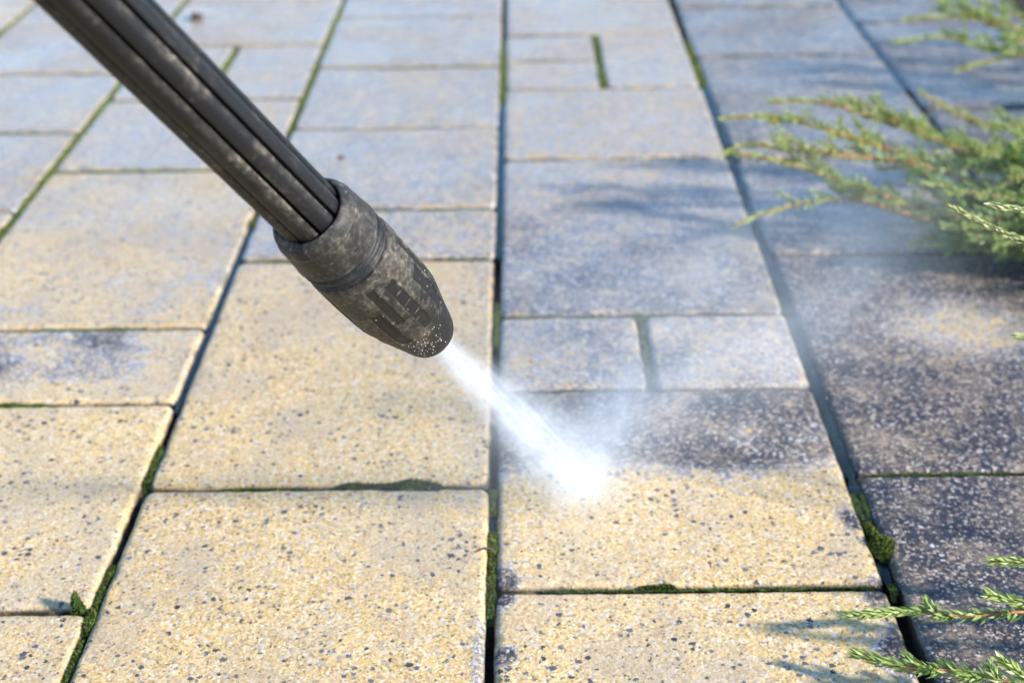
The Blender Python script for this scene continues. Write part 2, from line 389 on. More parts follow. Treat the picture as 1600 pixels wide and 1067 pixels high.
segs = [
 line_seg(3, 0, 60, .0030, .75), line_seg(3, 60, 180, .0035, .8, .0022), line_seg(3, 175, 330, .0036, .6, .002), line_seg(3, 325, 372, .0034, .35),
 line_seg(2, 8, 60, .0034, .8),
 line_seg(4, 10, 60, .0034, .75, .0025), line_seg(4, 55, 170, .0028, .6), line_seg(4, 165, 230, .0022, .35),
 line_seg(4, 690, 755, .0022, .12, .0008, 8), line_seg(4, 875, 940, .0024, .12, .0012, 12), line_seg(4, 935, 985, .0030, .2, .0014, 12), line_seg(4, 990, 1120, .0022, .2, .0004, 10), line_seg(4, 340, 352, .003, .2),
 line_seg(5, 62, 160, .0032, .65), line_seg(5, 330, 400, .0022, .2, .0005), line_seg(5, 470, 540, .0024, .3, .0005), line_seg(5, 760, 800, .0024, .35, .001, 8), line_seg(5, 825, 865, .0028, .35, .0010, 12), line_seg(5, 868, 918, .0030, .25, .0010, 12), line_seg(5, 915, 960, .0030, .12, .0005, 8),
 line_seg(6, 60, 135, .0044, .6, .003), line_seg(6, 190, 250, .0036, .45, .001), line_seg(6, 760, 815, .0040, .2, .0002, 6), line_seg(6, 908, 925, .0030, .3, .0003, 6),
 cross_seg(1.181, -.40, -.245, .0018, .45), cross_seg(1.378, -.41, -.30, .0014, .4, .0006), cross_seg(.878, -.34, -.262, .0022, .35, .0012), cross_seg(.7745, -.335, -.300, .0026, .3, .0022, 8), cross_seg(.7745, -.36, -.345, .002, .3),
 cross_seg(1.4776, -.20, -.03, .0018, .5, .0008), cross_seg(1.2833, -.2, -.1, .001, .5, .0002), cross_seg(1.0857, -.12, -.03, .0014, .2, .0004), cross_seg(.9875, -.20, -.16, .001, .2, .0002),
 cross_seg(1.6737, -.16, -.06, .0012, .5, .0005),
 cross_seg(.677, -.175, -.125, .0013, .25, .0008, 5), cross_seg(.677, -.048, -.03, .0013, .2, .0004, 5),
 cross_seg(.8883, -.012, .062, .0022, .3, .0010), cross_seg(.8883, .072, .11, .0026, .3, .0012), cross_seg(.8883, .11, .17, .0016, .25, .0004), cross_seg(.785, .02, .075, .0020, .3, .0010),
 cross_seg(1.1957, .02, .045, .0022, .2, .0006), cross_seg(1.1957, .08, .10, .0022, .2, .0006), cross_seg(1.1957, .12, .17, .0022, .2, .0006),
 cross_seg(1.395, 0, .17, .0014, .45, .0004), cross_seg(1.4925, 0, .08, .0024, .6, .0010), cross_seg(1.59, 0, .07, .0012, .5, .0004),
 cross_seg(1.4996, .215, .355, .0030, .25, .0012), cross_seg(.9875, .245, .285, .0028, .3, .0014), cross_seg(1.7015, .215, .25, .003, .5, .001), cross_seg(1.7015, .28, .34, .003, .3, .001),
 cross_seg(.5815, .01, .18, .0010, .15, .0001, 3), cross_seg(.6849, .2, .36, .0014, .05, .0002, 3),
]
def vseg(a, b0, b1, hw, tone, h=.0022, dens=6):
    p, q_ = W(a, b0), W(a, b1); return ((p.x, p.y, 0), (q_.x, q_.y, 0), hw, tone, h, dens)
segs += [vseg(.0855, 1.40, 1.588, .0042, .6, .0032, 9), vseg(.0825, .795, .884, .0032, .4, .0014, 6), vseg(-.3165, 1.40, 1.56, .0030, .65)]
for c_ in range(2, 8):
    for b_ in ROWS[c_ + 0][1:]:
        if b_ < .98 or b_ > 1.8: continue
        x_ = LINES[c_ - 1] + .006
        while x_ < LINES[c_] - .03:
            l_ = random.uniform(.02, .07)
            if random.random() < .85: segs.append(cross_seg(b_, x_, min(LINES[c_] - .006, x_ + l_), .0014, random.uniform(.2, .5) if c_ < 7 else .1, .0002, 3))
            x_ += l_ + random.uniform(0, .01)
V, F, T = moss_arrays(segs)
o = mesh_np('joint_moss', V, F, M_MOSS, None, True, {'tone': T}); tag(o, 'green moss growing along the joints between the slabs', 'moss', kind='stuff'); recenter(o, W(0, 1, 0))
def clump(segs, label):
    V, F, T = moss_arrays(segs); o = mesh_np('moss_clump', V, F, M_MOSS, None, True, {'tone': T})
    c = Vector(segs[0][0]).lerp(Vector(segs[0][1]), .5); c.z = -.005
    recenter(o, c); tag(o, label, 'moss clump', 'moss clumps swelling out of the joints')
clump([pxs(523, 757, 690, 753, .0034, .12, .0038, 26)], 'long dark green moss clump in the cross joint left of the jet, below the nozzle')
clump([pxs(1352, 812, 1392, 868, .0060, .45, .0050, 60)], 'round bright green moss clump bulging from the wide joint right of the jet')
clump([pxs(998, 915, 1056, 912, .0026, .2, .0026, 30)], 'small moss clump in the cross joint in front of the half washed slab')

# ------------------------------------------------------------------ water standing in the joints
def strip(segs):
    V = []; F = []
    for (li, b0, b1, hw, z, off) in segs:
        n = max(4, int(abs(b1 - b0) / .006)); o = len(V)
        for i in range(n + 1):
            b = b0 + (b1 - b0) * i / n; e = min(1, min(i, n - i) / 2.0); ww = hw * (.75 + .5 * random.random()) * (.3 + .7 * e)
            p = W(LINES[li] + off - ww, b, z); q_ = W(LINES[li] + off + ww, b, z); m_ = W(LINES[li] + off, b, z + .0006)
            V += [p, m_, q_]
        for i in range(n):
            for j in range(2): a = o + i * 3 + j; F.append((a, a + 1, a + 4, a + 3))
    return V, F
B_ = lambda x, y: ab(x, y)[1]
V, F = strip([(5, B_(780, 402), B_(785, 160), .0034, -.0016, 0), (6, B_(1140, 232), B_(1090, 120), .0042, -.0014, 0), (6, B_(1235, 490), B_(1150, 235), .0042, -.0022, 0),
              (6, B_(1335, 745), B_(1235, 490), .0044, -.0030, .0003), (6, B_(1370, 820), B_(1335, 745), .0048, -.0024, 0), (4, B_(290, 640), B_(395, 345), .0023, -.0028, 0), (6, B_(1395, 900), B_(1370, 860), .005, -.005, 0),
              (7, B_(1420, 140), B_(1305, -30), .0040, -.002, 0), (5, B_(770, 830), B_(770, 795), .003, -.004, 0)])
o = mesh_np('water', V, F, M_WATER); tag(o, 'rinse water standing in the long joints and mirroring the blue sky', kind='structure'); recenter(o, W(0, 1, 0))

# ------------------------------------------------------------------ pressure washer lance
A0 = at(147, 0, .457); G = gnd(928, 777)
axis = (G - A0).normalized()
def on_axis(px, py):
    """axis point seen nearest to the photo pixel"""
    o_, d = Vector((0, 0, CH)), ray(px, py).normalized(); w0 = A0 - o_
    b = axis.dot(d); dd = axis.dot(w0); e = d.dot(w0); return (b * e - dd) / (1 - b * b)
sS = on_axis(478, 333); S = A0 + axis * sS
camdir = (Vector((0, 0, CH)) - S); camdir -= axis * camdir.dot(axis); camdir.normalize()
side = axis.cross(camdir).normalized()
if side.dot(rt) < 0: side = -side            # towards the upper right of the photo
def P3(s, r, th): return S + axis * s + (camdir * cos(th) + side * sin(th)) * r

def mat_plastic(name, dust=.5, base=(.009, .009, .010), streak=True, seed=0.0, bump=.35, scratch=.9):
    t = NT(name); co = t.N('ShaderNodeTexCoord').outputs['Object']
    co2 = t.VM('ADD', co, (seed, seed * .7, 0))
    n1 = t.noise(co2, 46.0, 6, .66, .8); n2 = t.noise(co2, 420.0, 4, .7); n3 = t.noise(co2, 1500.0, 2, .6)
    mp = t.N('ShaderNodeMapping', {'Vector': co2, 'Scale': (1.0, 1.0, .07)}, vector_type='POINT')
    st = t.noise(mp.outputs[0], 380.0, 5, .75, .3)
    dustf = t.mr(t.M('ADD', t.M('MULTIPLY', n1, .70), t.M('ADD', t.M('MULTIPLY', n2, .12), t.M('MULTIPLY', st if streak else n2, .20))), t.M('ADD', .62 - .24 * dust, t.M('MULTIPLY', t.attr('bare'), .24)), t.M('ADD', .80 - .08 * dust, t.M('MULTIPLY', t.attr('bare'), .10)), 0, .25 + .50 * dust)
    gr = t.mr(n3, .60, .70, 0, .5)
    dcol = t.ramp(n2, [(.32, (.060, .048, .034)), (.5, (.175, .147, .106)), (.68, (.45, .40, .31))])
    # fine pale scratches
    sm = t.N('ShaderNodeMapping', {'Vector': co2, 'Rotation': (.3, .5, .8), 'Scale': (1, .04, 1)})
    sc = t.noise(sm.outputs[0], 700.0, 2, .5); scr = t.mr(sc, .665, .69, 0, scratch)
    cavity = t.attr('cav')
    f = t.M('MAXIMUM', dustf, t.M('MULTIPLY', scr, .6))
    f = t.M('ADD', f, t.M('MULTIPLY', gr, t.M('MULTIPLY', dustf, .4)), clamp=True)
    f = t.M('ADD', f, t.M('MULTIPLY', cavity, t.M('MULTIPLY', t.mr(n1, .38, .62, .05, 1.0), t.mr(st, .34, .66, .0, .85))), clamp=True)
    col = t.mix(f, base, dcol)
    h = t.M('ADD', t.M('MULTIPLY', n2, .6), t.M('ADD', t.M('MULTIPLY', n3, .3), t.M('MULTIPLY', sc, .2)))
    t.P(Base_Color=col, Roughness=t.mr(f, 0, .7, .48, .85), Normal=t.N('ShaderNodeBump', {'Strength': bump, 'Distance': .0006, 'Height': h}).outputs[0])
    t.bsdf.inputs['Specular IOR Level'].default_value = .32
    return t.m
M_SHAFT = mat_plastic("dusty_black_plastic", .30, seed=.3, scratch=0.0)
M_COLLAR = mat_plastic("scuffed_dark_plastic", .62, (.020, .019, .018), seed=1.7)
M_BODY = mat_plastic("sandy_black_rubber", .86, (.014, .013, .012), seed=4.1, bump=.6)
M_PANEL = mat_plastic("bare_black_rubber", .45, (.012, .011, .010), seed=6.3, bump=.7)
M_RING = mat_plastic("wet_black_rubber", .25, (.012, .013, .016), seed=9.0)
M_BRASS = mat_simple("nozzle_steel", (.25, .24, .22), (.5, .48, .44), 800, .35, .1, .0003)

lance = empty('pressure_washer_lance', S)
tag(lance, 'dusty black pressure washer lance held over the slabs, its nozzle spraying the water jet', 'pressure washer lance')
# object frame for the parts: local Z along the axis so that object textures run with the lance
RM = Matrix((( camdir.x, side.x, axis.x, S.x), (camdir.y, side.y, axis.y, S.y), (camdir.z, side.z, axis.z, S.z), (0, 0, 0, 1)))
if RM.to_3x3().determinant() < 0: FL = True
else: FL = False
def lpart(name, V, F, mats, attrs=None, mat_idx=None, par=None):
    """V in (s, r, theta) -> built in the lance's own frame"""
    pts = [(r * cos(th), r * sin(th), s) for (s, r, th) in V]
    if FL: F = [tuple(reversed(f)) for f in F]
    o = mesh_np(name, pts, F, mats, None, True, attrs, mat_idx)
    if par is None:
        o.parent = lance; o.matrix_local = Matrix.Translation(-Vector(lance.location)) @ RM
    else: o.parent = par
    return o
def revolve(prof, n, rfun=None):
    V = []; F = []
    for (s, r) in prof:
        for i in range(n):
            th = 2 * pi * i / n; V.append((s, r if rfun is None else rfun(s, r, th), th))
    for k in range(len(prof) - 1):
        for i in range(n):
            j = (i + 1) % n; F.append((k * n + i, k * n + j, (k + 1) * n + j, (k + 1) * n + i))
    return V, F
mm = .001
RS = 14.0 * mm
# shaft: nine flutes with narrow deep grooves
NT_, NS = 720, 150
GRO = [radians(-51 + 40 * k) for k in range(9)]
def shaft_r(th):
    r = RS; cav = 0
    for k, g_ in enumerate(GRO):
        d = (th - g_ + pi) % (2 * pi) - pi
        dd = abs(d)
        if dd < radians(3.3): r = RS - 4.2 * mm * (1 - (dd / radians(3.3)) ** 2) ** .7 - .5 * mm; cav = 0
        elif dd < radians(20):
            x = (dd - radians(3.3)) / radians(16.7)
            rr = RS - .55 * mm * (1 - x) ** 2
            if d < 0:  rr -= .5 * mm * (1 - x) ** 1.2; cav = max(cav, (1 - x) ** 1.3 * .9)
            r = min(r, rr)
    return r, cav
prof_r = [shaft_r(2 * pi * i / NT_) for i in range(NT_)]
V = []; F = []; CV = []
s_top = -(sS + .30)
for k in range(NS + 1):
    s = s_top + (0.004 - s_top) * k / NS
    tw = 1 + .0035 * sin(k * .7) * .3
    for i in range(NT_):
        V.append((s, prof_r[i][0] * tw, 2 * pi * i / NT_)); CV.append(prof_r[i][1])
for k in range(NS):
    for i in range(NT_):
        j = (i + 1) % NT_; F.append((k * NT_ + i, k * NT_ + j, (k + 1) * NT_ + j, (k + 1) * NT_ + i))
F.append(tuple(range(NT_ - 1, -1, -1)))
lpart('shaft', V, F, M_SHAFT, {'cav': CV})
# collar
pc = [(5, 14.1), (2.0, 14.2), (.6, 14.5), (.1, 15.0), (.2, 15.7), (1.2, 16.7), (2.6, 17.5), (4.2, 18.0), (5.8, 18.3), (6.3, 18.62), (6.8, 18.5), (11, 18.9), (17, 19.3), (20.0, 19.6), (20.8, 19.75), (21.2, 19.5), (21.3, 18.3), (21.3, 15)]
def dens(p, m=3):
    out = []
    for (a, b), (c_, d) in zip(p, p[1:]):
        for k in range(m): out.append((a + (c_ - a) * k / m, b + (d - b) * k / m))
    return out + [p[-1]]
def collar_r(s, r, th):
    d = (math.degrees(th) + 360) % 360
    # the lower left of the rim steps back (towards -side)
    x = abs(d - 283)
    if s < 2.6 * mm and x < 26 and r > 14.6 * mm: r = r - .9 * mm * min(1, (26 - x) / 3)
    return r
V, F = revolve([(a * mm, b * mm) for a, b in dens(pc)], 192, collar_r)
col_o = lpart('collar', V, F, M_COLLAR, {'cav': [(.8 if 5.9 * mm < v[0] < 6.6 * mm or v[0] > 20.2 * mm else .25 if v[0] < 5.8 * mm else 0) for v in V]})
# seal rings
pr = [(34.35, 15), (34.4, 18.6), (35.2, 18.1), (36.2, 18.3), (36.8, 19.2), (37.8, 19.55), (38.8, 19.2), (39.4, 18.2), (40.2, 18.1), (40.8, 18.9), (41.4, 19.1), (42.0, 18.8), (42.4, 18.2), (42.5, 15)]
V, F = revolve([((a - 34.35) * 1.1 * mm + 21.35 * mm, b * mm) for a, b in dens(pr, 2)], 160)
lpart('seal_ring', V, F, M_RING, {'cav': [.35] * len(V)})
# cap body with recessed grip panels
pb = [(42.6, 15), (42.6, 19.0), (43.0, 19.9), (44.2, 20.3), (50, 20.5), (60, 20.6), (70, 20.5), (78, 20.4), (85, 20.0), (90, 19.3), (96, 17.9), (103, 16.2), (109, 14.9), (114, 13.9), (118, 13.0), (121, 11.9), (123, 10.2), (124.1, 7.6), (124.3, 5.0), (122, 4.4), (116, 4.0)]
panels = []   # (theta centre deg, half width deg, s0, s1, depth)
for k in range(9):
    th0 = -76 + 40 * k
    panels.append((th0 + (k * 7) % 5, 9.5 - (k % 3), 54 if k % 2 == 0 else 66, 93 + 3 * (k % 2), .7))
    if k % 2: panels.append((th0 + 20, 5.5, 50, 78, .45))
def prof_at(s):
    for (a, b), (c_, d) in zip(pb[1:], pb[2:]):
        if a <= s <= c_: return b + (d - b) * (s - a) / max(1e-6, c_ - a)
    return pb[-1][1]
sv = [(42.6, 15), (42.6, 19.0), (42.8, 19.6)] + [(x, None) for x in np.arange(43.2, 123.0, .8)] + [(123, 9.8), (123.7, 8.6), (124.1, 7.4), (124.3, 5.0), (122, 4.4), (116, 4.0)]
rs = lambda s: 30.4 + (s - 42.6) * (108.3 - 30.4) / (124.3 - 42.6)
NB = 360; V = []; F = []; CV = []; inside = []; BARE = []
for (s, r) in sv:
    base = prof_at(s) if r is None else r
    for i in range(NB):
        deg = 360 * i / NB; th = radians(deg); rr = base; ins = 0
        if r is None:
            for (c_, hw_, s0, s1, dp) in panels:
                x = abs((deg - c_ + 180) % 360 - 180)
                if x < hw_ + 1.5 and s0 - 1 < s < s1 + 1:
                    wgt = min(1, max(0, (hw_ + .7 - x) / 1.2)) * min(1, max(0, (s - s0 + .8) / 1.2)) * min(1, max(0, (s1 + .8 - s) / 1.2))
                    rr -= dp * wgt; ins = max(ins, wgt)
            rr += .10 * (float(vn(np.array(deg * .35), np.array(s * .5))) - .5)
        V.append((rs(s) * mm, rr * .975 * mm, th)); inside.append(ins); BARE.append(max(ins * (.55 + .45 * float(vn(np.array(deg * .11 + 3), np.array(s * .16)))), float(sstep(97, 106, np.array(s + 5 * sin(th * 3) + 3 * sin(th * 7)))))); CV.append(.25 if 0 < ins < .95 else 0)
mi = []
for k in range(len(sv) - 1):
    for i in range(NB):
        j = (i + 1) % NB; f = (k * NB + i, k * NB + j, (k + 1) * NB + j, (k + 1) * NB + i); F.append(f)
        mi.append(1 if (sum(inside[q] for q in f) > 3.2 or sv[k][0] > 101 + 3 * sin(i * .13) + 2 * sin(i * .41)) else 0)
lpart('nozzle_cap', V, F, M_BODY, {'cav': CV, 'bare': BARE})
V, F = revolve([(a - 16 * mm, b) for a, b in [(118 * mm, .2 * mm), (118 * mm, 3.9 * mm), (119 * mm, 3.9 * mm), (121 * mm, 2.6 * mm), (121 * mm, .8 * mm), (119 * mm, .6 * mm)]], 48)
lpart('nozzle_insert', V, F, M_BRASS)
# beads of water and grit on the cap, mostly underneath the tip
def ico_pts():
    import bmesh
    bm = bmesh.new(); bmesh.ops.create_icosphere(bm, subdivisions=2, radius=1); v = [x.co.copy() for x in bm.verts]; f = [tuple(q.index for q in p.verts) for p in bm.faces]; bm.free(); return v, f
IV, IF = ico_pts()
V = []; F = []
for k in range(90):
    if k < 72: s = random.gauss(108, 7); dg = random.gauss(-22, 24)
    else: s = random.uniform(46, 120); dg = random.uniform(-80, 80)
    s = max(46, min(122, s)); r = prof_at(s) * .975 * mm; th = radians(dg); q = random.uniform(.14, .30) * mm * (1.25 if random.random() < .12 else 1)
    o_ = len(V); cx = Vector((r * cos(th), r * sin(th), rs(s) * mm))
    V += [cx + v * q for v in IV]; F += [tuple(i + o_ for i in f) for f in IF]
t = NT("water_bead"); t.P(Base_Color=(.9, .9, .88, 1), Roughness=.08, IOR=1.33, Transmission_Weight=.5); M_BEAD = t.m
o = mesh_np('water_beads', V, F, M_BEAD); o.parent = lance; o.matrix_local = Matrix.Translation(-Vector(lance.location)) @ RM; o['kind'] = 'stuff'

# ------------------------------------------------------------------ jet and spray (real scattering volumes)
Etip = S + axis * (104.5 * mm)
JL = (G - Etip).length
def vol_mat(name, build, color=(.97, .985, 1.0), aniso=.0, step=1.0):
    t = NT(name); t.n.remove(t.bsdf)
    co = t.N('ShaderNodeTexCoord').outputs['Object']
    dn = build(t, co)
    v = t.N('ShaderNodeVolumePrincipled', {'Color': (*color, 1), 'Density': dn, 'Anisotropy': aniso}); t.l.new(v.outputs[0], t.out.inputs['Volume'])
    t.m.cycles.volume_step_rate = step
    return t.m
def frame_obj(name, prof, n, M4, mat, flat=1.0):
    V = []; F = []
    for (s, r) in prof:
        for i in range(n): V.append((r * cos(2 * pi * i / n), r * flat * sin(2 * pi * i / n), s))
    for k in range(len(prof) - 1):
        for i in range(n): j = (i + 1) % n; F.append((k * n + i, k * n + j, (k + 1) * n + j, (k + 1) * n + i))
    F.append(tuple(range(n - 1, -1, -1))); F.append(tuple((len(prof) - 1) * n + i for i in range(n)))
    o = mesh_np(name, V, F, mat, smooth=True); o.matrix_world = M4; return o
def frame_from(z, x, loc):
    z = z.normalized(); x = (x - z * x.dot(z)).normalized(); y = z.cross(x)
    return Matrix(((x.x, y.x, z.x, loc.x), (x.y, y.y, z.y, loc.y), (x.z, y.z, z.z, loc.z), (0, 0, 0, 1)))
upright = (up * .7 + rt * .7)
MJ = frame_from(axis, upright, Etip)        # local x: towards the upper right of the photo
def jet_d(t, co):
    s = t.N('ShaderNodeSeparateXYZ', {'Vector': co}); x, y, z = s.outputs
    zz = t.M('DIVIDE', z, JL)
    # core, hugging the lower left side
    sig = t.M('ADD', .0024, t.M('MULTIPLY', zz, .0084))
    xs = t.M('ADD', x, t.M('MULTIPLY', zz, .001))
    r2 = t.M('ADD', t.M('MULTIPLY', xs, xs), t.M('MULTIPLY', y, y))
    core = t.M('EXPONENT', t.M('MULTIPLY', -1.0, t.M('DIVIDE', r2, t.M('MULTIPLY', 2.0, t.M('MULTIPLY', sig, sig)))))
    # broader fan drifting to the upper right
    sig2 = t.M('ADD', .0016, t.M('MULTIPLY', zz, .0125))
    xf = t.M('SUBTRACT', x, t.M('MULTIPLY', zz, .013))
    r3 = t.M('ADD', t.M('MULTIPLY', xf, xf), t.M('MULTIPLY', y, y))
    fan = t.M('EXPONENT', t.M('MULTIPLY', -1.0, t.M('DIVIDE', r3, t.M('MULTIPLY', 2.0, t.M('MULTIPLY', sig2, sig2)))))
    mp = t.N('ShaderNodeMapping', {'Vector': co, 'Scale': (1, 1, .07)})
    mp3 = t.N('ShaderNodeMapping', {'Vector': co, 'Scale': (1, 1, .35)})
    st = t.M('MULTIPLY', t.mr(t.noise(mp.outputs[0], 420.0, 4, .7), .34, .66, .30, 1.7), t.mr(t.noise(mp3.outputs[0], 150.0, 5, .75), .34, .66, .15, 1.9))
    thin = t.M('DIVIDE', 1.0, t.M('ADD', .22, zz))
    d = t.M('ADD', t.M('MULTIPLY', core, t.M('MULTIPLY', thin, 24.0)), t.M('MULTIPLY', fan, t.M('MULTIPLY', thin, 9.0)))
    lower = t.mr(zz, .72, 1.0, 1.0, .50)
    return t.M('MULTIPLY', t.M('MULTIPLY', d, st), lower)
mj = vol_mat("jet_water", jet_d, step=.6)
prof = [(0.0, .006)] + [(JL * k / 10, .006 + .040 * k / 10) for k in range(1, 11)]
jet = frame_obj('water_jet', prof, 32, MJ, mj)
tag(jet, 'white high pressure water jet fanning from the nozzle onto the half washed slab', 'water jet')
# rebounding spray over the impact
def blob_d(peak, sx, sy, sz, nscale, cut=None):
    def f(t, co):
        s = t.N('ShaderNodeSeparateXYZ', {'Vector': co}); x, y, z = s.outputs
        q = t.M('ADD', t.M('POWER', t.M('DIVIDE', x, sx), 2.0), t.M('ADD', t.M('POWER', t.M('DIVIDE', y, sy), 2.0), t.M('POWER', t.M('DIVIDE', z, sz), 2.0)))
        e = t.M('EXPONENT', t.M('MULTIPLY', -.5, q))
        e = t.M('SUBTRACT', e, .012, clamp=True)
        mp = t.N('ShaderNodeMapping', {'Vector': co, 'Scale': (.35, 1, 1)})
        nz = t.mr(t.noise(mp.outputs[0], nscale, 5, .68, .5), .38, .64, .05, 2.0)
        return t.M('MULTIPLY', t.M('MULTIPLY', e, nz), peak)
    return f
def ell(name, M4, sx, sy, sz, mat, k=2.9):
    V = []; F = []; n, m = 24, 14
    for j in range(m + 1):
        ph = pi * j / m
        for i in range(n): V.append((sx * k * sin(ph) * cos(2 * pi * i / n), sy * k * sin(ph) * sin(2 * pi * i / n), sz * k * cos(ph)))
    for j in range(m):
        for i in range(n): i2 = (i + 1) % n; F.append((j * n + i, j * n + i2, (j + 1) * n + i2, (j + 1) * n + i))
    import bmesh
    o = mesh_np(name, V, F, mat); bm = bmesh.new(); bm.from_mesh(o.data); bmesh.ops.remove_doubles(bm, verts=bm.verts, dist=1e-6); bmesh.ops.recalc_face_normals(bm, faces=bm.faces); bm.to_mesh(o.data); bm.free()
    o.matrix_world = M4; return o
# local x along the rebound direction, up and away to the right
reb0 = gnd(915, 745); reb1 = gnd(985, 590, .035)
d_ = (reb1 - reb0)
mb = vol_mat("rebound_spray", blob_d(21.0, .036, .0115, .012, 95.0), color=(.90, .95, 1.0), step=.7)
def frame_x(x, loc, upv=Vector((0, 0, 1))):
    x = x.normalized(); z = (upv - x * upv.dot(x)).normalized(); y = z.cross(x)
    return Matrix(((x.x, y.x, z.x, loc.x), (x.y, y.y, z.y, loc.y), (x.z, y.z, z.z, loc.z), (0, 0, 0, 1)))
b1 = ell('splash_spray', frame_x(d_, reb0.lerp(reb1, .35)), .036, .0115, .012, mb); tag(b1, 'blue white spray bouncing off the slab where the jet lands', 'spray', kind='stuff')
m0 = gnd(940, 640, .03); m1 = gnd(1260, 430, .05)
mm_ = vol_mat("drifting_mist", blob_d(3.0, .13, .055, .028, 16.0), color=(.92, .96, 1.0), step=1.0)
b2 = ell('drifting_mist', frame_x(m1 - m0, m0.lerp(m1, .42)), .13, .055, .028, mm_, 2.6); tag(b2, 'thin veil of mist drifting away behind the jet towards the shrub', 'mist', kind='stuff')

V = []; F = []
for k in range(420):
    u = random.random() ** .7
    base = gnd(925, 765).lerp(gnd(1010, 610), u) + Vector((random.gauss(0, .010 + .03 * u), random.gauss(0, .008 + .03 * u), .003 + abs(random.gauss(0, .010 + .022 * u))))
    q = random.uniform(.00012, .00042); o_ = len(V); V += [base + v * q for v in IV]; F += [tuple(i + o_ for i in f) for f in IF]
o = mesh_np('spray_droplets', V, F, M_BEAD); recenter(o, gnd(960, 700, .01)); tag(o, 'fine drops of water thrown up around the point of impact', 'droplets', kind='stuff')
# ------------------------------------------------------------------ juniper
def mat_needle(name, lo, hi, tip):
    t = NT(name); v = t.attr('rnd'); tp = t.attr('tip')
    c = t.ramp(v, [(0, lo), (1, hi)]); c = t.mix(t.M('MULTIPLY', tp, .65), c, tip)
    t.P(Base_Color=c, Roughness=.42); t.bsdf.inputs['Specular IOR Level'].default_value = .5
    # leaf light passing through
    tr = t.N('ShaderNodeBsdfTranslucent', {'Color': c}); mx = t.N('ShaderNodeMixShader', {0: .28}); t.l.new(t.bsdf.outputs[0], mx.inputs[1]); t.l.new(tr.outputs[0], mx.inputs[2]); t.l.new(mx.outputs[0], t.out.inputs[0])
    return t.m
M_NEED = mat_needle("juniper_needles", (.08, .17, .03), (.32, .46, .10), (.58, .60, .20))
M_NEED_PALE = mat_needle("juniper_new_growth", (.16, .24, .06), (.36, .44, .13), (.60, .58, .26))
M_BARK = mat_simple("juniper_bark", (.26, .085, .03), (.52, .21, .08), 260, .7, .5, .0006, (.62, .32, .15))

class Sprig:
    def __init__(s): s.nV = []; s.nF = []; s.rnd = []; s.tip = []; s.bV = []; s.bF = []
    def tube(s, pts, radii, n=6):
        o = len(s.bV)
        for k, p in enumerate(pts):
            d = (pts[min(k + 1, len(pts) - 1)] - pts[max(k - 1, 0)]).normalized(); a = d.orthogonal().normalized(); b = d.cross(a)
            for i in range(n): s.bV.append(p + (a * cos(2 * pi * i / n) + b * sin(2 * pi * i / n)) * radii[k])
        for k in range(len(pts) - 1):
            for i in range(n): j = (i + 1) % n; s.bF.append((o + k * n + i, o + k * n + j, o + (k + 1) * n + j, o + (k + 1) * n + i))
        e = o + (len(pts) - 1) * n; s.bF.append(tuple(e + i for i in range(n)))
    def needle(s, p, d, L, wd, r, tp):
        a = d.orthogonal().normalized(); a = Matrix.Rotation(random.uniform(0, 6.28), 3, d) @ a; b = d.cross(a)
        o = len(s.nV); bend = b * L * .10
        s.nV += [p + a * wd * .35, p - a * wd * .35, p + d * L * .45 + a * wd * .5 + bend, p + d * L * .45 - a * wd * .5 + bend, p + d * L * .45 - b * wd * .35 + bend, p + d * L]
        s.nF += [(o, o + 2, o + 4), (o, o + 4, o + 1), (o + 1, o + 4, o + 3), (o + 2, o + 5, o + 4), (o + 4, o + 5, o + 3)]
        s.rnd += [r] * 6; s.tip += [tp * .5] * 2 + [tp] * 3 + [tp]
    def shoot(s, p, d, L, nl=.0052, wd=.0013, tight=.55, base_r=.0006, young=0.0, gap=.0016):
        pts = [p]; dd = d.copy(); n = max(3, int(L / .004))
        for k in range(n):
            dd = (dd + Vector((random.gauss(0, .07), random.gauss(0, .07), random.gauss(0, .05) + .02))).normalized(); pts.append(pts[-1] + dd * (L / n))
        s.tube(pts, [base_r * (1 - .7 * k / n) for k in range(n + 1)], 5)
        m = int(L / gap); ph = random.random() * 6
        for k in range(m + 1):
            u = k / m; x = u * n; i = min(n - 1, int(x)); q = pts[i].lerp(pts[i + 1], x - i); t_ = (pts[i + 1] - pts[i]).normalized()
            for w_ in range(3):
                ang = ph + w_ * 2.094 + (k % 2) * 1.047; a = t_.orthogonal().normalized(); rad = (Matrix.Rotation(ang, 3, t_) @ a)
                op = tight * random.uniform(.75, 1.25) * (1 - .45 * u)
                nd = (t_ * cos(op) + rad * sin(op)).normalized()
                s.needle(q + rad * base_r * .6, nd, nl * random.uniform(.75, 1.15) * (1 - .25 * u), wd, max(0, min(1, random.gauss(.5, .2))), min(1, max(0, young + .45 * u + random.gauss(0, .1))))
def catmull(P, n):
    P = [P[0] * 2 - P[1]] + list(P) + [P[-1] * 2 - P[-2]]; out = []
    for i in range(1, len(P) - 2):
        for k in range(n):
            t = k / n; out.append(.5 * ((2 * P[i]) + (P[i + 1] - P[i - 1]) * t + (2 * P[i - 1] - 5 * P[i] + 4 * P[i + 1] - P[i + 2]) * t * t + (3 * P[i] - P[i - 1] - 3 * P[i + 1] + P[i + 2]) * t ** 3))
    return out + [P[-2]]
